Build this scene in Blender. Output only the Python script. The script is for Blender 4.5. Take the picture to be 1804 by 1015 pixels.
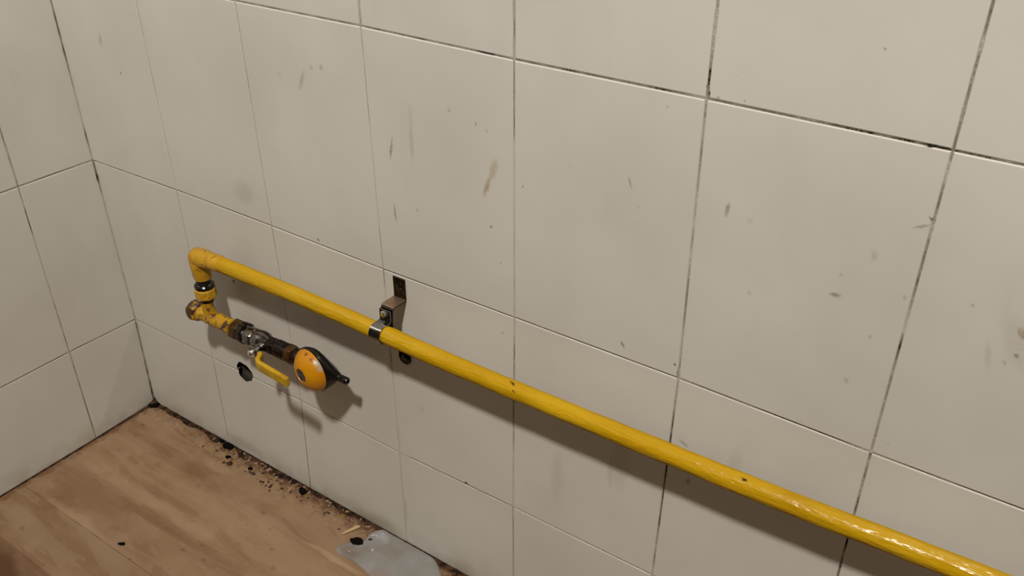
import bpy, bmesh, math, random
from mathutils import Vector, Matrix, noise as mnoise

PI = math.pi
scene = bpy.context.scene
C = scene.collection
for o in list(bpy.data.objects):
    bpy.data.objects.remove(o)

# ------------------------------------------------------------------ camera
CAM_POS = (1.30186, -0.72660, 1.06541)
CAM_RIGHT = (0.824609, 0.565703, -0.000826)
CAM_DOWN = (0.294606, -0.430684, -0.853064)
CAM_FWD = (-0.482936, 0.703201, -0.521806)
FOCAL_PX = 1607.80

cam_data = bpy.data.cameras.new('camera')
cam_data.sensor_width = 36.0
cam_data.lens = FOCAL_PX / 1804.0 * 36.0
cam_data.clip_start = 0.02
cam = bpy.data.objects.new('camera', cam_data)
C.objects.link(cam)
_r, _d, _f = Vector(CAM_RIGHT), Vector(CAM_DOWN), Vector(CAM_FWD)
_m = Matrix(((_r.x, -_d.x, -_f.x), (_r.y, -_d.y, -_f.y), (_r.z, -_d.z, -_f.z))).to_4x4()
_m.translation = Vector(CAM_POS)
cam.matrix_world = _m
scene.camera = cam

# ------------------------------------------------------------------ world and light
world = bpy.data.worlds.new('world')
scene.world = world
world.use_nodes = True
world.node_tree.nodes['Background'].inputs['Color'].default_value = (0.9, 0.8, 0.65, 1)
world.node_tree.nodes['Background'].inputs['Strength'].default_value = 0.0

bulb = bpy.data.lights.new('ceiling_bulb', 'POINT')
bulb.energy = 278
bulb.color = (1.0, 0.955, 0.875)
bulb.shadow_soft_size = 0.075
bulb_o = bpy.data.objects.new('ceiling_bulb', bulb)
bulb_o.location = (1.23, -1.38, 2.72)
C.objects.link(bulb_o)

scene.view_settings.view_transform = 'Standard'
scene.view_settings.look = 'None'
scene.view_settings.gamma = 1.0
scene.view_settings.use_curve_mapping = False
scene.view_settings.exposure = 0.0

# ------------------------------------------------------------------ measured data (metres)
NODES = {(0,0): (-0.0037, 0.0), (1,0): (0.2012, 0.0), (2,0): (0.4, 0.0), (3,0): (0.6054, 0.0), (4,0): (0.805, 0.0), (5,0): (1.009, 0.0), (6,0): (1.2114, 0.0), (0,1): (0.0035, 0.1859), (1,1): (0.2056, 0.1852), (2,1): (0.4098, 0.1879), (3,1): (0.6067, 0.1825), (4,1): (0.804, 0.1865), (5,1): (1.009, 0.1883), (6,1): (1.2114, 0.1861), (0,2): (0.0001, 0.4857), (1,2): (0.2041, 0.4886), (2,2): (0.4048, 0.4882), (3,2): (0.606, 0.4863), (4,2): (0.8061, 0.4876), (5,2): (1.0131, 0.4886), (6,2): (1.2113, 0.4864), (0,3): (-0.0003, 0.7904), (1,3): (0.2032, 0.7904), (2,3): (0.4018, 0.7896), (3,3): (0.6036, 0.7909), (4,3): (0.8055, 0.7897), (5,3): (1.0088, 0.7907), (6,3): (1.212, 0.7906)}
STAINS = [
(0.1028,0.7004,0.0989,0.6869,0.0036,0.3,"g"),
(0.1316,0.6519,0.1324,0.6504,0.0022,0.6,"g"),
(0.5067,0.7233,0.4949,0.6982,0.0028,0.3,"g"),
(0.519,0.7303,0.5197,0.7291,0.0028,0.25,"g"),
(0.536,0.7341,0.5356,0.7313,0.0028,0.3,"g"),
(0.4639,0.7134,0.4634,0.7105,0.0029,0.15,"g"),
(0.6388,0.6718,0.6327,0.6424,0.002,0.5,"g"),
(0.667,0.7015,0.6668,0.6438,0.0032,0.2,"g"),
(0.6673,0.716,0.6679,0.6918,0.0019,0.15,"y"),
(0.633,0.588,0.635,0.5606,0.0017,0.45,"g"),
(0.7218,0.7209,0.7232,0.7193,0.0018,0.3,"g"),
(0.7569,0.7151,0.7589,0.7099,0.0012,0.4,"g"),
(0.7714,0.7089,0.7728,0.7067,0.0015,0.5,"g"),
(0.7826,0.6758,0.7764,0.6565,0.0037,0.42,"y"),
(0.7749,0.6561,0.7662,0.6316,0.0025,0.6,"y"),
(0.9399,0.6998,0.9433,0.6875,0.0014,0.4,"g"),
(0.8725,0.693,0.8732,0.6926,0.0011,0.3,"g"),
(0.8174,0.6567,0.8174,0.656,0.0015,0.4,"g"),
(0.9514,0.6709,0.952,0.6705,0.0014,0.25,"g"),
(0.6686,0.5875,0.6695,0.587,0.0017,0.35,"g"),
(0.7755,0.5967,0.7755,0.596,0.0016,0.6,"g"),
(0.7882,0.5552,0.7882,0.5545,0.0013,0.4,"g"),
(1.0417,0.6978,1.0405,0.686,0.0021,0.45,"g"),
(1.0419,0.6967,1.0416,0.6944,0.0021,0.2,"g"),
(1.1459,0.6385,1.1533,0.6394,0.0021,0.5,"g"),
(1.1737,0.6894,1.1746,0.6825,0.0026,0.2,"g"),
(1.1509,0.6601,1.151,0.6595,0.0016,0.2,"g"),
(0.9447,0.5081,0.9485,0.5022,0.0015,0.6,"g"),
(0.789,0.46,0.7898,0.4595,0.0013,0.5,"g"),
(1.2052,0.6571,1.2057,0.655,0.0016,0.25,"g"),
(1.1745,0.5565,1.1756,0.5537,0.002,0.3,"g"),
(1.1857,0.6083,1.1858,0.6077,0.0016,0.25,"g"),
(1.2976,0.6333,1.2981,0.6329,0.0018,0.5,"g"),
(1.2908,0.6237,1.2918,0.623,0.0016,0.25,"g"),
(1.2948,0.6566,1.2996,0.6508,0.0026,0.55,"y"),
(1.2759,0.6365,1.2814,0.6129,0.0026,0.15,"g"),
(1.2564,0.6664,1.2569,0.666,0.0015,0.3,"g"),
(1.0632,0.6879,1.0638,0.6875,0.0032,0.12,"g"),
(1.0725,0.6147,1.0731,0.6143,0.0022,0.2,"g"),
(1.1469,0.8587,1.1479,0.858,0.0012,0.4,"g"),
(0.3523,0.5236,0.3648,0.5287,0.0163,0.16,"g"),
(0.2986,0.3645,0.2997,0.3639,0.0022,0.9,"k"),
(1.0387,0.3601,1.0386,0.355,0.0026,0.55,"g"),
(1.0233,0.409,1.0332,0.4042,0.0019,0.4,"g"),
(0.5162,-0.0029,0.5763,0.0075,0.0223,0.35,"o"),
(0.2011,0.0203,0.3002,0.0184,0.0103,0.18,"o"),
(0.3781,0.002,0.4423,-0.0009,0.0097,0.2,"o"),
(0.9727,0.7761,0.9734,0.7757,0.0013,0.35,"g"),
(1.0428,0.7957,1.0433,0.7953,0.001,0.35,"g"),
(1.0187,0.7934,1.0198,0.7931,0.0015,0.3,"g"),
(0.7263,0.1875,0.7273,0.187,0.0024,0.95,"k"),
(0.6068,0.2371,0.6091,0.1912,0.0033,0.18,"g"),
(0.6107,0.0926,0.6057,0.0309,0.0035,0.2,"g"),
(0.6551,0.2865,0.6557,0.2799,0.0031,0.15,"g"),
(0.9552,0.389,0.9553,0.3022,0.0107,0.14,"b"),
(0.8719,0.3222,0.8703,0.2367,0.0086,0.1,"b"),
(0.9417,0.3483,0.9435,0.2958,0.0034,0.15,"g"),
(1.0869,0.4294,1.087,0.3818,0.0075,0.1,"b"),
(1.1979,0.7197,1.2105,0.7265,0.0015,0.35,"g"),
(1.2093,0.7318,1.2126,0.7307,0.0015,0.7,"g"),
(0.4936,0.495,0.4954,0.4939,0.0019,0.6,"g"),
(1.0086,0.8031,1.0104,0.7922,0.0018,1,"k"),
(1.1917,0.7903,1.202,0.7913,0.0015,1,"k"),
(1.0124,0.5018,1.0126,0.4872,0.0018,0.5,"g"),
(1.0075,0.5049,1.0083,0.5038,0.0015,0.8,"g"),
(0.3012,0.2996,0.3552,0.289,0.0197,0.1,"b"),
(1.2232,0.5041,1.2244,0.5034,0.0011,0.3,"g"),
(1.2851,0.6649,1.3033,0.6277,0.0094,0.12,"g"),
]
PUDDLE = [[0.5248, -0.0701], [0.5284, -0.0566], [0.5413, -0.0464], [0.5496, -0.0337], [0.5474, -0.0183], [0.5543, -0.005], [0.566, 0.003], [0.5854, 0.0021], [0.6031, 0.0029], [0.627, -0.0001], [0.6462, -0.0006], [0.6617, -0.0021], [0.6755, -0.0099], [0.691, -0.0213], [0.7112, -0.039], [0.7332, -0.0724], [0.7189, -0.1054], [0.6865, -0.116], [0.6539, -0.1028], [0.6255, -0.0915], [0.599, -0.0805], [0.574, -0.0754], [0.5538, -0.076], [0.5362, -0.0759]]
ROOM_X, ROOM_Y, ROOM_Z = 2.62, -2.3, 3.0
LEFT_ANGLE = -0.0120

# ------------------------------------------------------------------ node helpers
class NT:
    def __init__(self, name):
        self.m = bpy.data.materials.new(name)
        self.m.use_nodes = True
        self.t = self.m.node_tree
        self.b = self.t.nodes['Principled BSDF']
        self.pos = None
    def n(self, kind, **kw):
        nd = self.t.nodes.new(kind)
        for k, v in kw.items():
            setattr(nd, k, v)
        return nd
    def l(self, a, b):
        self.t.links.new(a, b)
    def P(self):
        if self.pos is None:
            self.pos = self.n('ShaderNodeNewGeometry').outputs['Position']
        return self.pos
    def scaled(self, s, rot=(0, 0, 0), loc=(0, 0, 0), src=None):
        mp = self.n('ShaderNodeMapping')
        mp.inputs['Scale'].default_value = s
        mp.inputs['Rotation'].default_value = rot
        mp.inputs['Location'].default_value = loc
        self.l(src or self.P(), mp.inputs['Vector'])
        return mp.outputs['Vector']
    def noise(self, scale, detail=3, rough=0.5, vec=None, dist=0.0):
        nd = self.n('ShaderNodeTexNoise')
        nd.inputs['Scale'].default_value = scale
        nd.inputs['Detail'].default_value = detail
        nd.inputs['Roughness'].default_value = rough
        nd.inputs['Distortion'].default_value = dist
        self.l(vec or self.P(), nd.inputs['Vector'])
        return nd.outputs['Fac']
    def ramp(self, fac, stops):
        nd = self.n('ShaderNodeValToRGB')
        nd.color_ramp.interpolation = 'EASE' if len(stops) == 3 else 'LINEAR'
        el = nd.color_ramp.elements
        while len(el) < len(stops):
            el.new(0.5)
        for e, (p, c) in zip(el, stops):
            e.position = p
            e.color = (c, c, c, 1) if isinstance(c, (int, float)) else (*c, 1)
        self.l(fac, nd.inputs['Fac'])
        return nd.outputs['Color']
    def mr(self, v, a, b, c=0.0, d=1.0, smooth=True):
        nd = self.n('ShaderNodeMapRange')
        nd.interpolation_type = 'SMOOTHSTEP' if smooth else 'LINEAR'
        for i, x in zip(('From Min', 'From Max', 'To Min', 'To Max'), (a, b, c, d)):
            nd.inputs[i].default_value = x
        self.l(v, nd.inputs['Value'])
        return nd.outputs['Result']
    def math(self, op, a, b=None):
        nd = self.n('ShaderNodeMath', operation=op)
        for i, x in enumerate((a, b)):
            if x is None: continue
            if isinstance(x, (int, float)): nd.inputs[i].default_value = x
            else: self.l(x, nd.inputs[i])
        return nd.outputs[0]
    def mix(self, fac, a, b, mode='MIX'):
        nd = self.n('ShaderNodeMix', data_type='RGBA', blend_type=mode)
        for i, x in ((0, fac), (6, a), (7, b)):
            if isinstance(x, (int, float)): nd.inputs[i].default_value = x
            elif isinstance(x, tuple): nd.inputs[i].default_value = (*x, 1)
            else: self.l(x, nd.inputs[i])
        return nd.outputs[2]
    def bump(self, h, dist, strength=1.0, prev=None):
        nd = self.n('ShaderNodeBump')
        nd.inputs['Distance'].default_value = dist
        nd.inputs['Strength'].default_value = strength
        self.l(h, nd.inputs['Height'])
        if prev is not None: self.l(prev, nd.inputs['Normal'])
        return nd.outputs['Normal']
    def out(self, color=None, rough=None, metal=None, normal=None, spec=None, coat=None):
        for k, x in (('Base Color', color), ('Roughness', rough), ('Metallic', metal), ('Normal', normal),
                     ('Specular IOR Level', spec), ('Coat Weight', coat)):
            if x is None: continue
            i = self.b.inputs[k]
            if isinstance(x, (int, float)): i.default_value = x
            elif isinstance(x, tuple): i.default_value = (*x, 1)
            else: self.l(x, i)
        return self.m
    def segment(self, p0, p1, w, vec):
        """soft mask 1 inside an elongated spot running from p0 to p1 (3D points), half width w"""
        p0, p1 = Vector(p0), Vector(p1)
        c = (p0 + p1) / 2
        dv = p1 - p0
        L = dv.length / 2
        rot = dv.to_track_quat('X', 'Z').to_euler() if L > 1e-5 else Vector((0, 0, 0))
        mp = self.n('ShaderNodeMapping', vector_type='TEXTURE')
        mp.inputs['Location'].default_value = c
        mp.inputs['Rotation'].default_value = rot
        mp.inputs['Scale'].default_value = (L + w, w, w)
        self.l(vec, mp.inputs['Vector'])
        ln = self.n('ShaderNodeVectorMath', operation='LENGTH')
        self.l(mp.outputs['Vector'], ln.inputs[0])
        return self.mr(ln.outputs['Value'], 1.15, 0.35)
    def warped(self, amount, scale):
        nd = self.n('ShaderNodeTexNoise')
        nd.inputs['Scale'].default_value = scale
        nd.inputs['Detail'].default_value = 2
        self.l(self.P(), nd.inputs['Vector'])
        v = self.n('ShaderNodeVectorMath', operation='MULTIPLY_ADD')
        v.inputs[1].default_value = (amount,) * 3
        self.l(nd.outputs['Color'], v.inputs[0])
        self.l(self.P(), v.inputs[2])
        s = self.n('ShaderNodeVectorMath', operation='SUBTRACT')
        s.inputs[1].default_value = (amount / 2,) * 3
        self.l(v.outputs[0], s.inputs[0])
        return s.outputs[0]

DIRT = {'g': (0.10, 0.085, 0.06), 'y': (0.30, 0.19, 0.055), 'k': (0.012, 0.009, 0.006),
        'o': (0.15, 0.125, 0.035), 'b': (0.20, 0.15, 0.10)}

def tile_material(name, stains=(), shaded_cut=False):
    t = NT(name)
    big = t.noise(4.5, 3, 0.55)
    v = t.scaled((1, 1, 0.22))
    drip = t.noise(30, 3, 0.6, v)
    col = t.mix(t.mr(big, 0.25, 0.75), (0.530, 0.506, 0.456), (0.590, 0.571, 0.525))
    col = t.mix(t.mr(drip, 0.55, 0.85, 0, 0.10), col, (0.36, 0.31, 0.22))
    sp = t.noise(160, 2, 0.5)
    col = t.mix(t.mr(sp, 0.74, 0.80, 0, 0.25), col, (0.22, 0.18, 0.12))
    # old splashes low down on the wall, near the floor
    sep = t.n('ShaderNodeSeparateXYZ'); t.l(t.P(), sep.inputs[0])
    low = t.mr(sep.outputs['Z'], 0.05, 0.0, 0, 1)
    low = t.math('MULTIPLY', low, t.mr(t.noise(26, 3), 0.35, 0.7, 0.05, 0.4))
    col = t.mix(low, col, (0.26, 0.21, 0.11))
    if shaded_cut:      # broken edge of the tile inside the hole, painted near black as shade
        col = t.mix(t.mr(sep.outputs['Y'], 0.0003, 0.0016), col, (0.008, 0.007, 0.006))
    if stains:
        wv = t.warped(0.0035, 260)
        for (x0, z0, x1, z1, w, s, k) in stains:
            if x0 == x1 and z0 == z1: x1 += 0.0003
            m = t.segment((x0, 0, z0), (x1, 0, z1), w * (1.5 if k == 'y' else 1.25), wv)
            br = t.mr(t.noise(420, 2, 0.6), 0.3, 0.62, 0.45, 1.0) if k in 'gy' and w > 0.0018 else None
            if br is not None: m = t.math('MULTIPLY', m, br)
            col = t.mix(t.math('MULTIPLY', m, min(1, s * 1.15)), col, DIRT[k])
    nb = t.bump(t.noise(7, 2, 0.4), 0.0025, 0.5)
    nb = t.bump(t.noise(220, 2, 0.5), 0.00012, 0.35, nb)
    return t.out(color=col, rough=0.28, normal=nb, spec=0.45)

def attr_material(name, pale, dark, rough=0.8):
    """grout: colour between clean and dirty by the 'dirt' attribute of its vertices plus noise"""
    t = NT(name)
    a = t.n('ShaderNodeAttribute', attribute_name='dirt')
    nz = t.noise(500, 3, 0.6)
    f = t.math('ADD', a.outputs['Fac'], t.mr(nz, 0.3, 0.7, -0.18, 0.18, False))
    col = t.ramp(f, [(0.0, pale), (0.45, tuple(0.5 * (p + q) * 0.85 for p, q in zip(pale, dark))), (0.85, dark), (1.0, (0.012, 0.009, 0.006))])
    return t.out(color=col, rough=rough, normal=t.bump(nz, 0.0006, 0.6), spec=0.2)

def plain(name, color, rough=0.5, metal=0.0, spec=0.5, bump=None, var=None):
    t = NT(name)
    col = color
    if var:
        col = t.mix(t.mr(t.noise(var[0], 3, 0.6), 0.38, 0.66), color, var[1])
    nb = t.bump(t.noise(bump[0], 3), bump[1], 1.0) if bump else None
    return t.out(color=col, rough=rough, metal=metal, normal=nb, spec=spec)

M = {}
M['tile'] = tile_material('glazed_tile')
M['grout'] = attr_material('grout', (0.50, 0.468, 0.40), (0.125, 0.105, 0.072))
M['plaster'] = plain('mortar_bed', (0.035, 0.03, 0.022), 0.9, bump=(120, 0.001))
M['dim_wall'] = plain('painted_wall', (0.035, 0.026, 0.018), 0.8, bump=(60, 0.0005))
M['ceil'] = plain('ceiling_paint', (0.03, 0.025, 0.018), 0.85, bump=(60, 0.0005))
M['hole'] = plain('shade_black_cement', (0.006, 0.006, 0.005), 0.95, bump=(300, 0.001), var=(90, (0.022, 0.024, 0.018)), spec=0.1)  # near black paints the shade of the bore into its lining

def pipe_paint():
    t = NT('yellow_gloss_paint')
    v = t.scaled((14, 150, 150))
    st = t.noise(1.0, 3, 0.55, v)
    v2 = t.scaled((70, 210, 210))
    lump = t.noise(1.0, 2, 0.5, v2)
    patch = t.noise(9, 3, 0.6)
    col = t.ramp(patch, [(0.3, (0.40, 0.215, 0.002)), (0.5, (0.455, 0.262, 0.003)), (0.72, (0.49, 0.295, 0.007))])
    col = t.mix(t.mr(st, 0.52, 0.8, 0, 0.3), col, (0.52, 0.32, 0.02))
    # grey-olive grubby patches and black chips of missing paint
    wv = t.warped(0.006, 120)
    for (a, b, w, s, c) in (((0.82, -0.050, 0.415), (0.93, -0.051, 0.414), 0.007, 0.5, (0.30, 0.24, 0.04)),
                            ((1.00, -0.054, 0.417), (1.09, -0.054, 0.417), 0.006, 0.4, (0.36, 0.26, 0.04)),
                            ((0.50, -0.052, 0.420), (0.60, -0.052, 0.420), 0.005, 0.25, (0.40, 0.25, 0.04)),
                            ((0.8305, -0.044, 0.4322), (0.837, -0.046, 0.4318), 0.0022, 1, (0.015, 0.01, 0.006)),
                            ((0.8385, -0.0505, 0.4275), (0.842, -0.0512, 0.4265), 0.0016, 0.8, (0.06, 0.03, 0.01)),
                            ((1.110, -0.046, 0.4345), (1.113, -0.047, 0.4342), 0.0022, 1, (0.012, 0.01, 0.006)),
                            ((0.93, -0.05, 0.430), (0.955, -0.0505, 0.4295), 0.0012, 0.35, (0.35, 0.2, 0.02))):
        col = t.mix(t.math('MULTIPLY', t.segment(a, b, w, wv), s), col, c)
    nb = t.bump(st, 0.0017, 1.0)
    nb = t.bump(lump, 0.0010, 1.0, nb)
    m = t.out(color=col, rough=0.5, normal=nb, spec=0.0)
    # thin lacquer: an even 4 % gloss over the matt paint
    g = t.n('ShaderNodeBsdfAnisotropic'); g.inputs['Roughness'].default_value = 0.24
    t.l(nb, g.inputs['Normal'])
    mx = t.n('ShaderNodeMixShader'); mx.inputs[0].default_value = 0.045
    t.l(t.b.outputs[0], mx.inputs[1]); t.l(g.outputs[0], mx.inputs[2])
    t.l(mx.outputs[0], t.t.nodes['Material Output'].inputs['Surface'])
    return m
M['pipe'] = pipe_paint()

def rusty_yellow(name, amount, marks=()):
    t = NT(name)
    n1 = t.noise(75, 4, 0.65)
    col = t.ramp(t.noise(30, 3, 0.6), [(0.3, (0.38, 0.19, 0.004)), (0.7, (0.52, 0.29, 0.012))])
    col = t.mix(t.mr(n1, 0.62 - amount, 0.70 - amount * 0.8), col, (0.06, 0.024, 0.008))
    col = t.mix(t.mr(t.noise(160, 3, 0.6), 0.60 - amount * 0.5, 0.72), col, (0.02, 0.010, 0.005))
    wv = t.warped(0.003, 250)
    for a, b, w, s, c in marks:
        col = t.mix(t.math('MULTIPLY', t.segment(a, b, w, wv), s), col, c)
    return t.out(color=col, rough=0.38, normal=t.bump(n1, 0.0016, 0.8))
M['fitting'] = rusty_yellow('yellow_painted_fitting', 0.02)
M['rusty'] = rusty_yellow('rust_spotted_yellow_fitting', 0.11)
M['plug'] = rusty_yellow('rusted_plug', 0.24)
M['elbow'] = rusty_yellow('yellow_painted_elbow', -0.03, (((0.296, -0.055, 0.4085), (0.307, -0.052, 0.401), 0.0042, 0.85, (0.10, 0.035, 0.008)),
                                                       ((0.304, -0.050, 0.404), (0.318, -0.050, 0.409), 0.0040, 0.8, (0.12, 0.045, 0.008))))

def metal(name, color, rough, dirt=None, dirtamt=0.5, met=1.0):
    t = NT(name)
    col = color
    r = rough
    if dirt:
        f = t.mr(t.noise(110, 4, 0.65), 0.62 - dirtamt * 0.3, 0.70 - dirtamt * 0.1)
        col = t.mix(f, color, dirt)
        r = t.math('ADD', t.math('MULTIPLY', f, 0.25), rough)
        met = t.math('SUBTRACT', met, t.math('MULTIPLY', f, met * 0.8))
    return t.out(color=col, rough=r, metal=met, normal=t.bump(t.noise(180, 2), 0.0004, 0.4))
M['chrome'] = metal('worn_chrome', (0.22, 0.205, 0.19), 0.12, (0.06, 0.04, 0.03), 0.3)
M['zinc'] = metal('zinc_plated_steel', (0.26, 0.25, 0.235), 0.10, (0.10, 0.06, 0.035), 0.0)
M['dark_zinc'] = metal('zinc_dark_reflection', (0.045, 0.040, 0.035), 0.20, (0.02, 0.012, 0.008), 0.2)  # near-black base stands in for the dark room mirrored in the zinc
M['bright'] = metal('bright_nickel', (0.85, 0.83, 0.80), 0.22)
M['zinc_rust'] = metal('tarnished_strap', (0.34, 0.23, 0.16), 0.35, (0.10, 0.05, 0.025), 0.2, 0.8)
M['brass'] = metal('dirty_brass', (0.10, 0.048, 0.014), 0.26, (0.05, 0.022, 0.01), 0.3, 0.75)
M['dark_brass'] = metal('blackened_brass', (0.014, 0.007, 0.005), 0.24, (0.007, 0.004, 0.003), 0.5, 0.6)
M['black'] = plain('black_enamel', (0.005, 0.004, 0.003), 0.16, bump=(140, 0.0003))
M['black_matt'] = plain('black_rubber', (0.012, 0.010, 0.008), 0.5, bump=(140, 0.0004))
M['sleeve'] = plain('yellow_vinyl_sleeve', (0.50, 0.30, 0.006), 0.42, bump=(90, 0.0006), var=(60, (0.36, 0.19, 0.006)))
M['button'] = plain('grey_cap', (0.065, 0.055, 0.065), 0.5, bump=(200, 0.0006), var=(160, (0.02, 0.012, 0.01)))

def dome_mat():
    t = NT('orange_yellow_enamel')
    col = t.ramp(t.noise(25, 2), [(0.3, (0.50, 0.195, 0.001)), (0.7, (0.57, 0.245, 0.001))])
    wv = t.warped(0.004, 200)
    for a, w, s, c in (((0.5030, -0.0550, 0.3450), 0.0032, 0.9, (0.16, 0.03, 0.004)), ((0.5145, -0.0570, 0.3425), 0.0040, 0.9, (0.20, 0.05, 0.006)),
                       ((0.5225, -0.0550, 0.3385), 0.0050, 0.9, (0.34, 0.36, 0.32)), ((0.5275, -0.0560, 0.3320), 0.0050, 0.8, (0.30, 0.32, 0.29)),
                       ((0.5160, -0.0580, 0.2900), 0.010, 0.5, (0.26, 0.08, 0.004))):
        col = t.mix(t.math('MULTIPLY', t.segment(a, (a[0] + 0.001, a[1], a[2]), w, wv), s), col, c)
    return t.out(color=col, rough=0.36, normal=t.bump(t.noise(90, 2), 0.0004, 0.5))
M['dome'] = dome_mat()

def plank_mat():
    t = NT('worn_pinkish_brown_board')
    sep = t.n('ShaderNodeSeparateXYZ'); t.l(t.P(), sep.inputs[0])
    oi = t.n('ShaderNodeObjectInfo')
    grain = t.noise(1.0, 4, 0.6, t.scaled((7, 60, 60)))
    grain2 = t.noise(1.0, 3, 0.55, t.scaled((3.2, 22, 22)))
    blot = t.noise(16, 4, 0.6)
    col = t.mix(t.mr(grain2, 0.36, 0.66), (0.205, 0.123, 0.066), (0.250, 0.160, 0.092))
    col = t.mix(t.mr(blot, 0.42, 0.70, 0, 0.5), col, (0.280, 0.188, 0.112))
    col = t.mix(t.mr(grain, 0.50, 0.80, 0, 0.25), col, (0.20, 0.118, 0.070))
    lay = t.noise(1.0, 4, 0.62, t.scaled((5, 19, 19)), 0.6)
    col = t.mix(t.mr(lay, 0.50, 0.535, 0, 0.32), col, (0.30, 0.210, 0.138))
    col = t.mix(t.mr(lay, 0.42, 0.40, 0, 0.35), col, (0.155, 0.082, 0.042))
    col = t.mix(1.0, col, oi.outputs['Color'], 'MULTIPLY')
    # redder worn strip and paler scuffed ridges that run along the boards
    wv = t.warped(0.022, 26)
    for (a, b, w, s, c) in (((0.03, -0.213, 0), (0.20, -0.215, 0), 0.034, 0.5, (0.175, 0.088, 0.046)),
                            ((0.14, -0.192, 0), (0.44, -0.186, 0), 0.010, 0.5, (0.165, 0.080, 0.042)),
                            ((0.10, -0.160, 0), (0.42, -0.166, 0), 0.013, 0.5, (0.33, 0.235, 0.15)),
                            ((0.05, -0.255, 0), (0.24, -0.259, 0), 0.009, 0.5, (0.34, 0.225, 0.135)),
                            ((0.47, -0.084, 0), (0.60, -0.088, 0), 0.006, 0.6, (0.38, 0.27, 0.16)),
                            ((0.30, -0.10, 0), (0.44, -0.10, 0), 0.03, 0.3, (0.33, 0.235, 0.15)),
                            ((0.20, -0.055, 0), (0.27, -0.05, 0), 0.012, 0.5, (0.34, 0.24, 0.15)),
                            ((0.09, -0.03, 0), (0.13, -0.03, 0), 0.007, 0.6, (0.17, 0.075, 0.045)),
                            ((0.10, -0.37, 0), (0.2, -0.40, 0), 0.03, 0.9, (0.075, 0.028, 0.012)),
                            ((0.54, -0.045, 0), (0.57, -0.05, 0), 0.02, 0.6, (0.13, 0.09, 0.05)),
                            ((0.70, -0.02, 0), (0.80, -0.02, 0), 0.02, 0.8, (0.06, 0.04, 0.025))):
        col = t.mix(t.math('MULTIPLY', t.segment(a, b, w, wv), s), col, c)
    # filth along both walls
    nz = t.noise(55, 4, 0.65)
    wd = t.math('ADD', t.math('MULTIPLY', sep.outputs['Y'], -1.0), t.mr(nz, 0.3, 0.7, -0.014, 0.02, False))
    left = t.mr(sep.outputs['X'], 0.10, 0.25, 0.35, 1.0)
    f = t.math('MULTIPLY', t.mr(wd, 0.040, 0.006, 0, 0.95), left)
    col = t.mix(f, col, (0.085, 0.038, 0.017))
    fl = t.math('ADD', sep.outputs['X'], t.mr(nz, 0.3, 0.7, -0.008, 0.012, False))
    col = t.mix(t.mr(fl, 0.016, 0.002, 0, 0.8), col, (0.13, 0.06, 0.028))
    ol = t.math('MULTIPLY', t.mr(wd, 0.05, 0.012), t.mr(t.noise(90, 3), 0.56, 0.66, 0, 0.7))
    col = t.mix(ol, col, (0.22, 0.14, 0.03))
    pk = t.math('MULTIPLY', t.mr(wd, 0.06, 0.02), t.mr(t.noise(130, 3), 0.60, 0.68, 0, 0.7))
    col = t.mix(pk, col, (0.38, 0.26, 0.19))
    # small dark specks with a place of their own
    wv2 = t.warped(0.004, 200)
    for (x, y, r, s) in ((0.376, -0.0816, 0.0045, 0.6), (0.049, -0.0809, 0.004, 0.4), (0.299, -0.157, 0.005, 0.3), (0.35, -0.182, 0.005, 0.45),
                         (0.393, -0.149, 0.003, 0.6), (0.444, -0.127, 0.0045, 0.5), (0.089, -0.318, 0.006, 0.5), (0.473, -0.151, 0.006, 0.4),
                         (0.126, -0.023, 0.006, 0.5), (0.033, -0.055, 0.005, 0.5), (0.0, -0.078, 0.006, 0.5), (0.10, -0.10, 0.004, 0.35),
                         (0.055, -0.12, 0.004, 0.3), (0.282, -0.262, 0.0028, 0.8), (0.24, -0.10, 0.006, 0.35), (0.41, -0.10, 0.0025, 0.4),
                         (0.018, -0.012, 0.008, 0.6), (0.332, -0.205, 0.0035, 0.5), (0.375, -0.2, 0.004, 0.5)):
        col = t.mix(t.math('MULTIPLY', t.segment((x, y, 0), (x + 0.003, y, 0), r * 0.85, wv2), s * 0.75), col, (0.07, 0.035, 0.015))
    nb = t.bump(grain2, 0.004, 0.5)
    nb = t.bump(blot, 0.003, 0.5, nb)
    return t.out(color=col, rough=t.mr(blot, 0.3, 0.7, 0.42, 0.62), normal=nb, spec=0.35)
M['plank'] = plank_mat()
M['floor_bed'] = plain('joint_dirt', (0.10, 0.06, 0.035), 0.85, bump=(200, 0.001), var=(40, (0.28, 0.18, 0.10)))
M['grime'] = plain('black_brown_grime', (0.010, 0.005, 0.003), 0.75, bump=(240, 0.002), var=(80, (0.075, 0.034, 0.016)), spec=0.15)
M['black_grime'] = plain('sooty_black_grime', (0.003, 0.002, 0.002), 0.85, bump=(240, 0.0015), spec=0.08)
M['crumb_dark'] = plain('dark_crumbs', (0.020, 0.010, 0.008), 0.8, var=(150, (0.10, 0.05, 0.02)), spec=0.15)
M['crumb_pale'] = plain('pale_crumbs', (0.28, 0.18, 0.12), 0.7, var=(150, (0.20, 0.13, 0.06)), spec=0.2)
M['wood'] = plain('pale_splinter_wood', (0.50, 0.34, 0.18), 0.55)

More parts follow.
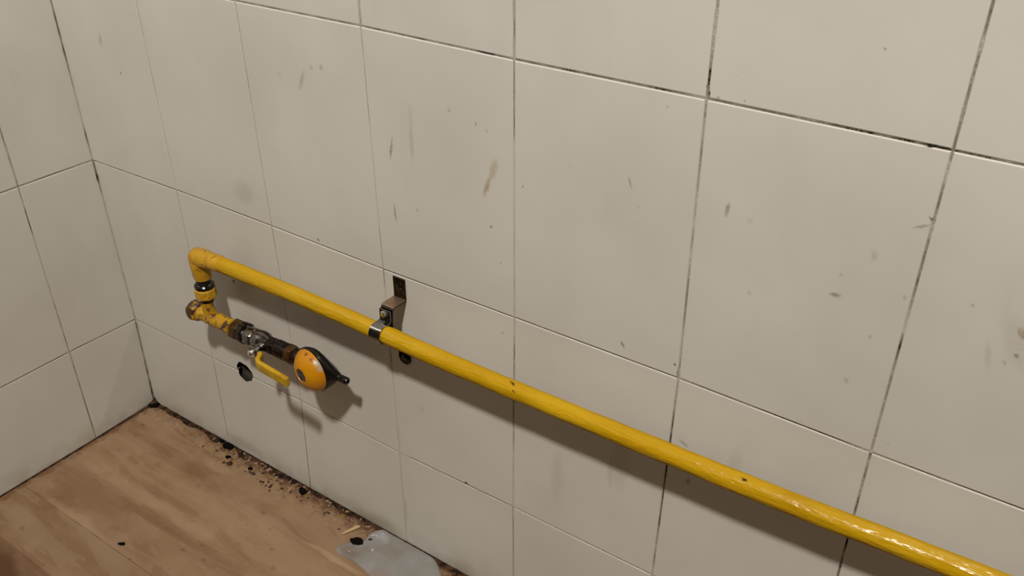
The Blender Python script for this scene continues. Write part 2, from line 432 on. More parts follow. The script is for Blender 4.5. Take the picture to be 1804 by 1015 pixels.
def puddle_mat():
    t = NT('milky_grey_water')
    sep = t.n('ShaderNodeSeparateXYZ'); t.l(t.P(), sep.inputs[0])
    n1 = t.noise(20, 3, 0.5)
    col = t.ramp(n1, [(0.3, (0.200, 0.175, 0.148)), (0.5, (0.235, 0.222, 0.208)), (0.72, (0.265, 0.262, 0.265))])
    wv = t.warped(0.015, 60)
    col = t.mix(t.math('MULTIPLY', t.segment((0.535, -0.06, 0), (0.565, -0.068, 0), 0.014, wv), 0.7), col, (0.17, 0.13, 0.10))
    col = t.mix(t.math('MULTIPLY', t.segment((0.555, -0.012, 0), (0.585, -0.02, 0), 0.009, wv), 0.6), col, (0.34, 0.34, 0.36))
    col = t.mix(t.math('MULTIPLY', t.segment((0.60, -0.075, 0), (0.66, -0.085, 0), 0.018, wv), 0.5), col, (0.25, 0.17, 0.12))
    t.b.inputs['Alpha'].default_value = 1.0
    return t.out(color=col, rough=0.30, normal=t.bump(t.noise(60, 2), 0.0015, 0.5), spec=0.5)
M['puddle'] = puddle_mat()
M['foam'] = plain('soap_foam', (0.62, 0.62, 0.62), 0.25)

# ------------------------------------------------------------------ mesh helpers
def link(name, me, mat, parent=None):
    o = bpy.data.objects.new(name, me)
    C.objects.link(o)
    if mat is not None: me.materials.append(mat)
    if parent: 
        o.parent = parent
        o.matrix_parent_inverse = parent.matrix_world.inverted()
    return o
def obj(name, bm, mat, parent=None, smooth=False):
    me = bpy.data.meshes.new(name)
    bmesh.ops.recalc_face_normals(bm, faces=bm.faces[:])
    bm.to_mesh(me); bm.free()
    if smooth:
        for p in me.polygons: p.use_smooth = True
        me.set_sharp_from_angle(angle=math.radians(38))
    if parent:
        # parents here are unrotated Empties: bring the mesh into the parent's space
        me.transform(Matrix.Translation(-parent_loc(parent)))
        o = bpy.data.objects.new(name, me); C.objects.link(o); me.materials.append(mat); o.parent = parent
        return o
    return link(name, me, mat)
def parent_loc(p):
    v = Vector((0, 0, 0))
    while p is not None:
        v += p.location; p = p.parent
    return v
def thing(name, label, cat, loc, group=None):
    o = bpy.data.objects.new(name, None); C.objects.link(o)
    o.location = loc; o.empty_display_size = 0.02
    o['label'] = label; o['category'] = cat
    if group: o['group'] = group
    return o
def tag(o, label, cat, group=None):
    o['label'] = label; o['category'] = cat
    if group: o['group'] = group
    return o
def struct(name, bm, mat):
    o = obj(name, bm, mat); o['kind'] = 'structure'
    return o
def box(bm, x0, x1, y0, y1, z0, z1):
    v = [bm.verts.new((x, y, z)) for x in (x0, x1) for y in (y0, y1) for z in (z0, z1)]
    for f in ((0, 1, 3, 2), (4, 6, 7, 5), (0, 4, 5, 1), (2, 3, 7, 6), (0, 2, 6, 4), (1, 5, 7, 3)):
        bm.faces.new([v[i] for i in f])
    return v
def bevel(bm, w, seg=2):
    bmesh.ops.bevel(bm, geom=bm.edges[:], offset=w, segments=seg, affect='EDGES', profile=0.6)
def frame(axis):
    a = Vector(axis).normalized()
    u = a.cross(Vector((0, 0, 1)))
    if u.length < 1e-3: u = Vector((1, 0, 0))
    u.normalize()
    return a, u, a.cross(u)
def lathe(bm, origin, axis, prof, seg=24, phase=0.0, wob=0.0):
    """prof: list of (distance along axis, radius); closed by fans at both ends"""
    a, u, w = frame(axis)
    o = Vector(origin)
    rings = []
    for (d, r) in prof:
        if r < 1e-6:
            rings.append([bm.verts.new(o + a * d)])
        else:
            rings.append([bm.verts.new(o + a * d + (u * math.cos(phase + 2 * PI * k / seg) + w * math.sin(phase + 2 * PI * k / seg))
                                       * r * (1 + wob * mnoise.noise(Vector((d * 120, math.cos(2 * PI * k / seg) * 2, math.sin(2 * PI * k / seg) * 2))))) for k in range(seg)])
    for A, B in zip(rings, rings[1:]):
        for k in range(seg):
            k2 = (k + 1) % seg
            if len(A) == 1 and len(B) == 1: continue
            if len(A) == 1: bm.faces.new((A[0], B[k], B[k2]))
            elif len(B) == 1: bm.faces.new((A[k], B[0], A[k2]))
            else: bm.faces.new((A[k], B[k], B[k2], A[k2]))
    for R_ in (rings[0], rings[-1]):
        if len(R_) > 1: bm.faces.new(R_)
def sweep(bm, pts, radii, seg=16, wob=0.0):
    pts = [Vector(p) for p in pts]
    n = len(pts)
    rings = []
    up = Vector((0, 0, 1))
    for i, p in enumerate(pts):
        t = (pts[min(i + 1, n - 1)] - pts[max(i - 1, 0)]).normalized()
        if i == 0:
            u = t.cross(up)
            if u.length < 1e-2: u = Vector((1, 0, 0))
            u.normalize()
        else:
            u = (u - t * u.dot(t)).normalized()
        w = t.cross(u)
        r = radii[i] if isinstance(radii, (list, tuple)) else radii
        rings.append([bm.verts.new(p + (u * math.cos(2 * PI * k / seg) + w * math.sin(2 * PI * k / seg)) * r *
                      (1 + wob * mnoise.noise(Vector((p.x * 30, p.z * 30 + math.cos(2 * PI * k / seg), math.sin(2 * PI * k / seg)))))) for k in range(seg)])
    for A, B in zip(rings, rings[1:]):
        for k in range(seg):
            bm.faces.new((A[k], B[k], B[(k + 1) % seg], A[(k + 1) % seg]))
    bm.faces.new(rings[0]); bm.faces.new(rings[-1])
def strip(bm, path, x0, x1, th):
    """flat bar bent along path [(y,z),...] in the yz plane, from x0 to x1 wide, th thick"""
    P = [Vector((0, a, b)) for a, b in path]
    n = len(P); L = []; Rr = []
    for i in range(n):
        d0 = (P[i] - P[i - 1]).normalized() if i else (P[1] - P[0]).normalized()
        d1 = (P[i + 1] - P[i]).normalized() if i < n - 1 else d0
        t = (d0 + d1).normalized()
        nn = Vector((0, -t.z, t.y)) / max(0.5, t.dot(d1))
        L.append(P[i] + nn * th / 2); Rr.append(P[i] - nn * th / 2)
    vs = [[bm.verts.new((x, q.y, q.z)) for x in (x0, x1) for q in (L[i], Rr[i])] for i in range(n)]
    for A, B in zip(vs, vs[1:]):
        for a, b in ((0, 1), (1, 3), (3, 2), (2, 0)):
            bm.faces.new((A[a], A[b], B[b], B[a]))
    for E_ in (vs[0], vs[-1]): bm.faces.new((E_[0], E_[1], E_[3], E_[2]))
def cut(o, cutter):
    """boolean difference baked into the mesh; the cutter is removed again"""
    m = o.modifiers.new('cut', 'BOOLEAN'); m.operation = 'DIFFERENCE'; m.object = cutter; m.solver = 'EXACT'
    bpy.context.view_layer.update()
    dg = bpy.context.evaluated_depsgraph_get()
    me = bpy.data.meshes.new_from_object(o.evaluated_get(dg))
    o.modifiers.remove(m)
    o.data = me

# ------------------------------------------------------------------ tiled walls
GAP, TH = 0.00082, 0.008
NC, NR = 13, 10           # columns, rows of whole tiles on the back wall
for r in range(0, NR + 1):
    for c in range(0, NC + 1):
        if (c, r) in NODES: continue
        z = NODES[(min(c, 6), min(r, 3))][1] + max(0, r - 3) * 0.3025
        x = NODES[(min(c, 6), min(r, 3))][0] + max(0, c - 6) * 0.2022
        NODES[(c, r)] = (min(x, ROOM_X), min(z, ROOM_Z))

def tile(name, corners, nrm, mat, parent, proud, rnd, bev=0.0011):
    """corners: four joint nodes, counter-clockwise seen from the room; nrm: outward normal"""
    nrm = Vector(nrm)
    P = [Vector(p) for p in corners]
    n = 4
    def inset(g):
        out = []
        for i in range(n):
            a, b, c = P[i - 1], P[i], P[(i + 1) % n]
            e0 = (b - a).normalized(); e1 = (c - b).normalized()
            n0 = nrm.cross(e0).normalized(); n1 = nrm.cross(e1).normalized()
            s = (n0 + n1); s = s / (s.dot(n1))
            out.append(b + s * g)
        return out
    g = GAP + rnd.uniform(-0.00012, 0.00012)
    levels = [(g, -TH), (g, -bev), (g + bev * 0.3, -bev * 0.32), (g + bev, 0)]
    bm = bmesh.new()
    rings = [[bm.verts.new(p + nrm * (h + proud)) for p in inset(gg)] for gg, h in levels]
    for A, B in zip(rings, rings[1:]):
        for k in range(n): bm.faces.new((A[k], A[(k + 1) % n], B[(k + 1) % n], B[k]))
    bm.faces.new(rings[-1])
    return obj(name, bm, mat, parent)

def slab(name, bm, mat):
    return struct(name, bm, mat)

HOLE = (0.2845, 0.1895)
HR = 0.0180
bm = bmesh.new(); box(bm, 0.0085, ROOM_X, TH + 0.0005, 0.12, -0.0, ROOM_Z)
wall_back = slab('wall_back', bm, M['plaster'])
bm = bmesh.new(); box(bm, -0.12, -0.0085, ROOM_Y, 0.12, -0.0, ROOM_Z)
wall_left = slab('wall_left', bm, M['plaster'])
# the left wall leans a touch off square
sh = Matrix.Rotation(-LEFT_ANGLE * 0.0, 4, 'Z')

# irregular oval cutter for the broken-out hole on the joint
bm = bmesh.new()
ring_a, ring_b = [], []
for k in range(28):
    a = 2 * PI * k / 28
    r = HR * (1 + 0.06 * math.sin(3 * a + 1) + 0.04 * math.sin(7 * a))
    x, z = HOLE[0] + r * math.cos(a), HOLE[1] + r * 0.98 * math.sin(a)
    ring_a.append(bm.verts.new((x, -0.02, z))); ring_b.append(bm.verts.new((x, 0.07, z)))
for k in range(28): bm.faces.new((ring_a[k], ring_a[(k + 1) % 28], ring_b[(k + 1) % 28], ring_b[k]))
bm.faces.new(ring_a); bm.faces.new(ring_b)
cutter = obj('cutter', bm, M['hole'])
cut(wall_back, cutter)

rnd = random.Random(5)
back_tiles = {}
ROWPROUD = {0: 0.0, 1: 0.0002, 2: 0.0005, 3: -0.0003}
TILED_UP = 6     # unseen tiling ends at shoulder height, dark above to cut bounced light
for r in range(TILED_UP):
    for c in range(NC):
        a, b, d, e = NODES[(c, r)], NODES[(c + 1, r)], NODES[(c + 1, r + 1)], NODES[(c, r + 1)]
        if b[0] - a[0] < 0.02 or e[1] - a[1] < 0.02: continue
        x0, x1, z0, z1 = a[0], b[0], a[1], e[1]
        mine = [s for s in STAINS if x0 - 0.03 < (s[0] + s[2]) / 2 < x1 + 0.03 and z0 - 0.03 < (s[1] + s[3]) / 2 < z1 + 0.03] if r < 4 and c < 8 else []
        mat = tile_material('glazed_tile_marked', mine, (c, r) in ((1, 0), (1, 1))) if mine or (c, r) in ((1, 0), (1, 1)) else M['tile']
        pr = ROWPROUD.get(r, 0) + rnd.uniform(-0.00025, 0.00025)
        o = tile('tile', [(a[0], 0, a[1]), (b[0], 0, b[1]), (d[0], 0, d[1]), (e[0], 0, e[1])], (0, -1, 0), mat, wall_back, pr, rnd)
        back_tiles[(c, r)] = o
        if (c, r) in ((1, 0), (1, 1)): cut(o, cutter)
bpy.data.objects.remove(cutter)

def lp(y, z):       # point on the front of the left wall, y metres out from the corner
    return (math.sin(LEFT_ANGLE) * y, -math.cos(LEFT_ANGLE) * y, z)
LY = [0.0, 0.1236] + [0.1236 + 0.2018 * k for k in range(1, 11)]
LZ = [0.0, 0.1865, 0.4870, 0.7904] + [0.7904 + 0.3025 * k for k in range(1, 9)]
LN = {}
for i, y in enumerate(LY):
    for r, z in enumerate(LZ):
        z2 = min(z, ROOM_Z)
        p = lp(min(y, -ROOM_Y), z2)
        if i == 0 and r < 4:
            p = (NODES[(0, r)][0], 0, NODES[(0, r)][1])
        LN[(i, r)] = p
for i in range(4):
    for r in range(TILED_UP):
        a, b, d, e = LN[(i + 1, r)], LN[(i, r)], LN[(i, r + 1)], LN[(i + 1, r + 1)]
        if (Vector(a) - Vector(b)).length < 0.02 or e[2] - a[2] < 0.02: continue
        tile('tile', [a, b, d, e], (math.cos(LEFT_ANGLE), math.sin(LEFT_ANGLE), 0), M['tile'], wall_left, rnd.uniform(-0.0003, 0.0003), rnd)

# grout: one ribbon per joint, recessed where it is dirty and worn, nearly flush where it is clean
def grout(name, segs, nrm, parent, width=0.0025, hole=None):
    """segs: (p0, p1, [(t, dirt), ...]); dirt 0 clean ... 1 black"""
    bm = bmesh.new()
    lay = bm.verts.layers.float.new('dirt')
    nrm = Vector(nrm)
    gr = random.Random(9)
    for (p0, p1, prof) in segs:
        p0, p1 = Vector(p0), Vector(p1)
        L = (p1 - p0).length
        if L < 0.01: continue
        t = (p1 - p0) / L
        side = t.cross(nrm)
        n = max(2, int(L / 0.004))
        prev = None
        for i in range(n + 1):
            f = i / n
            d = prof[-1][1]
            for (ta, da), (tb, db) in zip(prof, prof[1:]):
                if ta <= f <= tb:
                    d = da + (db - da) * (f - ta) / max(1e-6, tb - ta); break
            p = p0.lerp(p1, f)
            if hole and (Vector((p.x, p.z)) - Vector(hole)).length < HR * 0.97:
                prev = None; continue
            d2 = d * (0.80 if abs(t.z) > 0.5 else 1.02) + 0.75 * max(0, d) * mnoise.noise(p * 42) + 0.3 * d * mnoise.noise(p * 150) + 0.06 * mnoise.noise(p * 160)
            d2 = min(1, max(0, d2))
            d2 = d2 ** 1.25
            depth = 0.00014 + 0.0009 * min(1, d2 * 1.2)
            wd = width + (0.0017 * (1 - min(1, 2 * d2)) if abs(t.z) > 0.5 else 0)
            vs = []
            for s, dd in ((-0.5, -0.006), (-0.5, -depth), (0.5, -depth), (0.5, -0.006)):
                v = bm.verts.new(p + side * wd * s + nrm * dd); v[lay] = d2; vs.append(v)
            if prev:
                for a in range(3): bm.faces.new((prev[a], prev[a + 1], vs[a + 1], vs[a]))
            prev = vs
    return obj(name, bm, M['grout'], parent)

def N3(c, r): return (NODES[(c, r)][0], 0, NODES[(c, r)][1])
D = {}   # dirt along each joint piece; key ('v', column line, row) bottom to top, ('h', row line, column) left to right
D['v', 1, 0] = [(0, .35), (.4, .5), (.9, .5), (1, .4)]
D['v', 1, 1] = [(0, .25), (.3, .02), (1, .0)]
D['v', 1, 2] = [(0, .1), (.25, .15), (.4, .1), (.45, .3), (.62, .45), (.8, .25), (.95, .03), (1, 0)]
D['v', 2, 0] = [(0, .8), (.12, .7), (.3, .5), (1, .35)]
D['v', 2, 1] = [(0, .3), (.6, .3), (.68, .3), (.75, .45), (1, .5)]
D['v', 2, 2] = [(0, .5), (.15, .35), (.5, .3), (.62, .35), (.64, .9), (.69, .9), (.71, .4), (1, .4)]
D['v', 3, 0] = [(0, .15), (.3, .1), (.6, 0), (1, .05)]
D['v', 3, 1] = [(0, .05), (.4, .1), (.55, .35), (.6, .2), (.9, .1), (.93, .5), (1, .5)]
D['v', 3, 2] = [(0, .45), (.18, .45), (.22, .1), (.5, .03), (.64, .05), (.66, .55), (.70, .55), (.74, .2), (.84, .5), (.88, .2), (.93, .55), (1, .3)]
D['v', 3, 3] = [(0, .5), (.08, .3), (.14, .75), (.25, .6), (1, .4)]
D['v', 4, 0] = [(0, .45), (.5, .45), (1, .55)]
D['v', 4, 1] = [(0, .2), (.3, .12), (.45, .55), (.75, .75), (.85, .6), (.93, .15), (1, .35)]
D['v', 4, 2] = [(0, .35), (.1, .25), (.3, .25), (.5, .1), (.7, .08), (.73, .55), (.9, .75), (1, .65)]
D['v', 4, 3] = [(0, .5), (.3, .5), (1, .5)]
D['v', 5, 0] = [(0, .3), (1, .4)]
D['v', 5, 1] = [(0, .45), (.35, .75), (.7, 1), (.85, .7), (1, .5)]
D['v', 5, 2] = [(0, .75), (.1, .4), (.2, .35), (.35, .6), (.5, .45), (.62, .25), (.75, .5), (1, .55)]
D['v', 5, 3] = [(0, 1), (.08, 1), (.10, .5), (.4, .5), (1, .5)]
D['v', 6, 0] = [(0, .7), (1, .9)]
D['v', 6, 1] = [(0, .7), (.6, .95), (.85, .7), (1, .8)]
D['v', 6, 2] = [(0, .45), (.2, .45), (.22, .8), (.42, .75), (.45, .3), (.56, .5), (.62, .85), (.8, .8), (.9, .5), (1, .6)]
D['v', 6, 3] = [(0, .6), (.3, .7), (1, .6)]
D['h', 1, 0] = [(0, .4), (.3, .25), (1, .35)]
D['h', 1, 1] = [(0, .35), (1, .4)]
D['h', 1, 2] = [(0, .35), (.9, .35), (1, .15)]
D['h', 1, 3] = [(0, .0), (.08, .0), (.12, .55), (.2, .7), (.6, .6), (1, .5)]
D['h', 1, 4] = [(0, .2), (.3, .15), (.5, .35), (1, .5)]
D['h', 1, 5] = [(0, .4), (1, .4)]
D['h', 2, 0] = [(0, .25), (.4, .3), (.6, .45), (1, .5)]
D['h', 2, 1] = [(0, .5), (1, .5)]
D['h', 2, 2] = [(0, .5), (1, .4)]
D['h', 2, 3] = [(0, .8), (.3, .75), (1, .65)]
D['h', 2, 4] = [(0, .55), (1, .5)]
D['h', 2, 5] = [(0, .45), (.4, .5), (.6, .75), (.85, .6), (1, .15)]
D['h', 2, 6] = [(0, .3), (.3, .6), (.8, .75), (1, .75)]
D['h', 3, 2] = [(0, .55), (1, .6)]
D['h', 3, 3] = [(0, .6), (1, .75)]
D['h', 3, 4] = [(0, .7), (.8, .6), (1, .5)]
D['h', 3, 5] = [(0, .7), (.6, .7), (.85, 1), (.95, .9), (1, .6)]
D['h', 3, 6] = [(0, .75), (1, .85)]
segs = []
for r in range(TILED_UP):
    for c in range(1, NC):
        segs.append((N3(c, r), N3(c, r + 1), D.get(('v', c, r), [(0, .4), (1, .4)])))
for r in range(1, TILED_UP + 1):
    for c in range(NC):
        segs.append((N3(c, r), N3(c + 1, r), D.get(('h', r, c), [(0, .5), (1, .5)])))
grout('grout', segs, (0, -1, 0), wall_back, hole=HOLE)

DL = {('v', 1, 0): [(0, .8), (.15, .8), (.35, .9), (.45, .45), (1, .5)], ('v', 1, 1): [(0, .5), (.3, .45), (.45, .2), (.72, .25), (.76, .85), (.86, .8), (.9, .3), (1, .45)],
      ('v', 1, 2): [(0, .7), (.1, .45), (.22, .4), (.25, .9), (.3, .8), (.34, .2), (1, .2)],
      ('h', 1, 0): [(0, .9), (.12, .6), (.5, .5), (1, .45)], ('h', 1, 1): [(0, .45), (.15, .7), (.2, .45), (.6, .4), (.8, .1), (1, .2)],
      ('h', 2, 0): [(0, .4), (.5, .65), (1, .6)], ('h', 2, 1): [(0, .5), (1, .5)]}
segs = []
for r in range(TILED_UP):
    for i in range(1, 5):
        segs.append((LN[(i, r)], LN[(i, r + 1)], DL.get(('v', i, r), [(0, .4), (1, .4)])))
for r in range(1, TILED_UP + 1):
    for i in range(4):
        segs.append((LN[(i, r)], LN[(i + 1, r)], DL.get(('h', r, i), [(0, .5), (1, .5)])))
grout('grout', segs, (math.cos(LEFT_ANGLE), math.sin(LEFT_ANGLE), 0), wall_left)

# grout fillet up the inside corner
bm = bmesh.new(); lay = bm.verts.layers.float.new('dirt')
prevv = None
CD = [(0, .95), (.04, .9), (.12, .6), (.18, .8), (.185, .4), (.3, .35), (.42, .3), (.455, .9), (.487, .7), (.49, .35), (.525, .8), (.53, .9), (.545, .3),
      (.6, .4), (.66, .85), (.72, .8), (.76, .5), (1.0, .5)]
for i in range(640):
    z = i / 639 * 1.69
    rr = 0
    while rr < 3 and z > NODES[(0, rr + 1)][1]: rr += 1
    a, b = NODES[(0, rr)], NODES[(0, rr + 1)]
    x = a[0] + (b[0] - a[0]) * (z - a[1]) / (b[1] - a[1])
    d = CD[-1][1]
    for (ta, da), (tb, db) in zip(CD, CD[1:]):
        if ta <= z <= tb: d = da + (db - da) * (z - ta) / (tb - ta); break
    d = min(1, max(0, 0.92 * d ** 1.5 + 0.45 * d * mnoise.noise(Vector((3, 1, z * 60)))))
    w = 0.0016 + 0.0009 * d
    vs = []
    for dx, dy in ((-0.004, -w), (0.0004, -w), (w * 0.35, -w * 0.35), (w, -0.0004), (w, 0.004)):
        v = bm.verts.new((x + dx, dy, z)); v[lay] = d; vs.append(v)
    if prevv:
        for a_ in range(4): bm.faces.new((prevv[a_], prevv[a_ + 1], vs[a_ + 1], vs[a_]))
    prevv = vs
obj('corner_grout', bm, M['grout'], wall_back)

# inside of the hole: a short rough bore that ends in the wall
bm = bmesh.new()
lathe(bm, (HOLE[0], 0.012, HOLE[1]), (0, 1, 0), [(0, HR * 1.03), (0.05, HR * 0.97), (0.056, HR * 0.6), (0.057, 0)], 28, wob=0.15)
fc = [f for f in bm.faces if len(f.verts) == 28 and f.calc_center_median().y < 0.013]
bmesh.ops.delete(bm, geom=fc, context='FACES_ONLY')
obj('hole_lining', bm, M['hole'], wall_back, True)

# ------------------------------------------------------------------ the rest of the room (outside the frame)
for nm, args, mt in (('wall_right', (ROOM_X, ROOM_X + 0.1, ROOM_Y, 0.12, 0, ROOM_Z), 'dim_wall'),
                     ('wall_front', (-0.12, ROOM_X + 0.1, ROOM_Y - 0.1, ROOM_Y, 0, ROOM_Z), 'dim_wall'),
                     ('ceiling', (-0.12, ROOM_X + 0.1, ROOM_Y - 0.1, 0.12, ROOM_Z, ROOM_Z + 0.1), 'ceil')):
    bm = bmesh.new(); box(bm, *args); struct(nm, bm, M[mt])

# ------------------------------------------------------------------ floor of long boards
bm = bmesh.new(); box(bm, -0.12, ROOM_X + 0.1, ROOM_Y - 0.1, 0.12, -0.08, -0.0012)
floor = struct('floor', bm, M['floor_bed'])
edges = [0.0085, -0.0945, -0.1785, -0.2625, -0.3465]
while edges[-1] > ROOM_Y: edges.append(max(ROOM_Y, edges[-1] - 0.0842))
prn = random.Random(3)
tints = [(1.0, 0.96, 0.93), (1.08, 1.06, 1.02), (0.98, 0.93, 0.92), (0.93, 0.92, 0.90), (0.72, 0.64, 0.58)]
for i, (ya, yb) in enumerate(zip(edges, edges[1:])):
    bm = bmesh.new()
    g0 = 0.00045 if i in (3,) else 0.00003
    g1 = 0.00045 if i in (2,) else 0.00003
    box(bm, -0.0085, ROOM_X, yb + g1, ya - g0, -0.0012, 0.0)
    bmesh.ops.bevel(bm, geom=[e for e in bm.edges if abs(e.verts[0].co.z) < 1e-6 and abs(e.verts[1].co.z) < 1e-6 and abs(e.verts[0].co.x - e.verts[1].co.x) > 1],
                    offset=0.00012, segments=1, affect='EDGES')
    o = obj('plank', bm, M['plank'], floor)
    tn = tints[i] if i < len(tints) else tuple(v * prn.uniform(0.30, 0.36) for v in (1, .90, .82))  # boards out of view darkened to lower the light they bounce
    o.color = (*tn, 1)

# grime packed in the joint between floor and walls
def grime(name, start, end, inward, wfun, hfun, mat, parent):
    bm = bmesh.new()
    s, e = Vector(start), Vector(end)
    L = (e - s).length; n = int(L / 0.0022)
    inward = Vector(inward); prev = None
    for i in range(n + 1):
        f = i / n; p = s.lerp(e, f)
        w, h = wfun(f * L, p), hfun(f * L, p)
        vs = [bm.verts.new(p + inward * (w * a) + Vector((0, 0, h * b))) for a, b in ((0, 1), (0.3, 0.62), (0.65, 0.28), (1, 0.0), (1.02, -0.2))]
        if prev:
            for a in range(4): bm.faces.new((prev[a], prev[a + 1], vs[a + 1], vs[a]))
        prev = vs
    o = obj(name, bm, mat, parent, True)
    return o
def nz(*a): return mnoise.noise(Vector(a))
def wb(d, p):
    base = 0.0068 + 0.010 * max(0, nz(p.x * 26, 1, 2) + 0.1) + 0.002 * nz(p.x * 150, 5, 1) + 0.0015 * nz(p.x * 60, 9, 1)
    base += 0.009 * math.exp(-(d / 0.014) ** 2)
    base += 0.0035 * math.exp(-((p.x - 0.32) / 0.05) ** 2)
    return max(0.0012, base)
def hb(d, p):
    return max(0.0006, 0.0018 + 0.0018 * nz(p.x * 45, 3, 3) + 0.0012 * nz(p.x * 170, 3, 7) + 0.012 * math.exp(-(d / 0.006) ** 2))
grime('grime', (0.0, 0.0, 0.0), (ROOM_X, 0.0, 0.0), (0, -1, 0), wb, hb, M['grime'], floor)
def wl(d, p):
    return max(0.0008, 0.0026 + 0.0020 * nz(d * 40, 2, 8) + 0.0010 * nz(d * 150, 5, 1) + 0.010 * math.exp(-(d / 0.013) ** 2))
def hl(d, p):
    return max(0.0006, 0.0014 + 0.001 * nz(d * 60, 6, 3) + 0.010 * math.exp(-(d / 0.006) ** 2))
grime('grime', (0.0, 0.0, 0.0), (lp(2.25, 0)[0], -2.25, 0.0), (1, 0, 0), wl, hl, M['grime'], floor)
# sooty plug right in the corner
bm = bmesh.new()
bmesh.ops.create_icosphere(bm, subdivisions=3, radius=1)
for v in bm.verts:
    k = 1 + 0.28 * mnoise.noise(v.co * 2.3 + Vector((5, 1, 2)))
    v.co = Vector((v.co.x * 0.0125 * k, v.co.y * 0.0125 * k, v.co.z * 0.0030 * k)) + Vector((0.0030, -0.0035, 0.0012))
obj('corner_grime', bm, M['black_grime'], floor, True)

# ------------------------------------------------------------------ yellow gas pipe
PY = -0.042
axis_pts = [(0.300, 0.4240), (0.33, 0.4250), (0.37, 0.4255), (0.46, 0.4262), (0.53, 0.4257), (0.60, 0.4248), (0.66, 0.4225), (0.75, 0.4214), (0.83, 0.4215), (0.90, 0.4222),
            (0.97, 0.4228), (1.05, 0.4240), (1.11, 0.4246), (1.17, 0.4262), (1.21, 0.4282), (1.27, 0.4310), (1.32, 0.4328)]
xs_, zs_ = [p[0] for p in axis_pts], [p[1] for p in axis_pts]
def pipe_z(x):
    if x >= xs_[-1]: return zs_[-1] + (x - xs_[-1]) * 0.012
    for (x0, z0), (x1, z1) in zip(axis_pts, axis_pts[1:]):
        if x0 <= x <= x1:
            return z0 + (z1 - z0) * (x - x0) / (x1 - x0)
    return zs_[0]
def pipe_zs(x):
    return sum(pipe_z(max(0.300, x + k * 0.008)) for k in range(-4, 5)) / 9
gas_pipe = thing('gas_pipe', 'long yellow painted gas pipe running across the white tiled wall', 'pipe', (0.30, PY, 0.424))
bm = bmesh.new()
pts = []
x = 0.300
while x < ROOM_X:
    pts.append((x, PY, pipe_zs(x))); x += 0.01 if x < 1.5 else 0.05
pts.append((ROOM_X, PY, pipe_zs(ROOM_X)))
sweep(bm, pts, [0.0111 * (1 + (0.05 * math.exp(-(p[0] - 0.647) / 0.05) if p[0] > 0.645 else 0)) for p in pts], 32, 0.04)
obj('pipe', bm, M['pipe'], gas_pipe, True)
# cast elbow at the end of the pipe: heavy barrel to the right, square corner, faceted socket downwards
EX, EZ = 0.2885, 0.4205
bm = bmesh.new()
lathe(bm, (EX - 0.0125, PY, EZ - 0.0006), (1, 0, 0.09), [(0, 0.0), (0.0006, 0.0082), (0.0022, 0.0118), (0.0055, 0.0138), (0.010, 0.0144), (0.024, 0.0142), (0.034, 0.0130), (0.040, 0.0120)], 18, wob=0.06)
lathe(bm, (EX - 0.0010, PY, EZ + 0.0010), (0, 0, -1), [(0, 0.0130), (0.006, 0.0150), (0.015, 0.0146), (0.030, 0.0134), (0.0345, 0.0126), (0.0350, 0.0100)], 12, wob=0.05)
obj('elbow', bm, M['elbow'], gas_pipe, True)
bm = bmesh.new()
sweep(bm, [(EX + 0.022, PY, EZ + 0.0030), (EX + 0.026, PY, EZ + 0.0034), (EX + 0.045, PY, EZ + 0.0045), (EX + 0.049, PY, EZ + 0.0047)], [0.0112, 0.0124, 0.0120, 0.0108], 24, 0.04)
obj('pipe_collar', bm, M['elbow'], gas_pipe, True)

# ------------------------------------------------------------------ valve and fittings below the elbow
DX = EX - 0.0018             # axis of the short drop
VZ = 0.3185                  # axis of the run to the regulator
drop = thing('union_fitting', 'rust-spotted yellow union and tee hanging below the pipe elbow', 'fitting', (DX, PY, VZ))
bm = bmesh.new(); lathe(bm, (DX, PY, 0.3862), (0, 0, -1), [(0, 0.0098), (0.008, 0.0098), (0.012, 0.0098)], 20)
obj('threaded_nipple', bm, M['black_matt'], drop, True)
bm = bmesh.new(); lathe(bm, (DX, PY, 0.3795), (0, 0, -1), [(0, 0.010), (0.0012, 0.0125), (0.004, 0.0146), (0.0075, 0.0143), (0.009, 0.012)], 28)
c1 = obj('union_collar', bm, M['black'], drop, True); c1['label'] = 'glossy black collar'
bm = bmesh.new(); lathe(bm, (DX, PY, 0.3712), (0, 0, -1), [(0, 0.0125), (0.0016, 0.0158), (0.0145, 0.0162), (0.0170, 0.0146), (0.0185, 0.0105)], 8, PI / 8, 0.03)
bevel(bm, 0.0007, 1)
obj('union_nut', bm, M['fitting'], drop)
bm = bmesh.new(); lathe(bm, (DX, PY, 0.3530), (0, 0, -1), [(0, 0.0100), (0.005, 0.0100), (0.0058, 0.0080)], 20)
c2 = obj('sealing_ring', bm, M['dark_brass'], drop, True); c2['label'] = 'dark ring'
bm = bmesh.new()
sweep(bm, [(DX, PY, 0.3490), (DX, PY, 0.3400), (DX, PY, 0.3300), (DX, PY, VZ)], [0.0090, 0.0088, 0.0095, 0.0100], 20, 0.05)
obj('branch', bm, M['fitting'], drop, True)
bm = bmesh.new()
lathe(bm, (0.2640, PY, VZ), (1, 0, 0), [(0, 0.0118), (0.004, 0.0120), (0.012, 0.0100), (0.020, 0.0112), (0.034, 0.0118), (0.050, 0.0112), (0.058, 0.0108), (0.0625, 0.0122), (0.0705, 0.0120), (0.0725, 0.0080)], 22, wob=0.08)
obj('tee_body', bm, M['rusty'], drop, True)
bm = bmesh.new()
lathe(bm, (0.2420, PY, VZ), (1, 0, 0), [(0, 0.0), (0.0005, 0.0060), (0.002, 0.0110), (0.0055, 0.0148), (0.012, 0.0156), (0.019, 0.0150), (0.0225, 0.0125)], 22, wob=0.14)
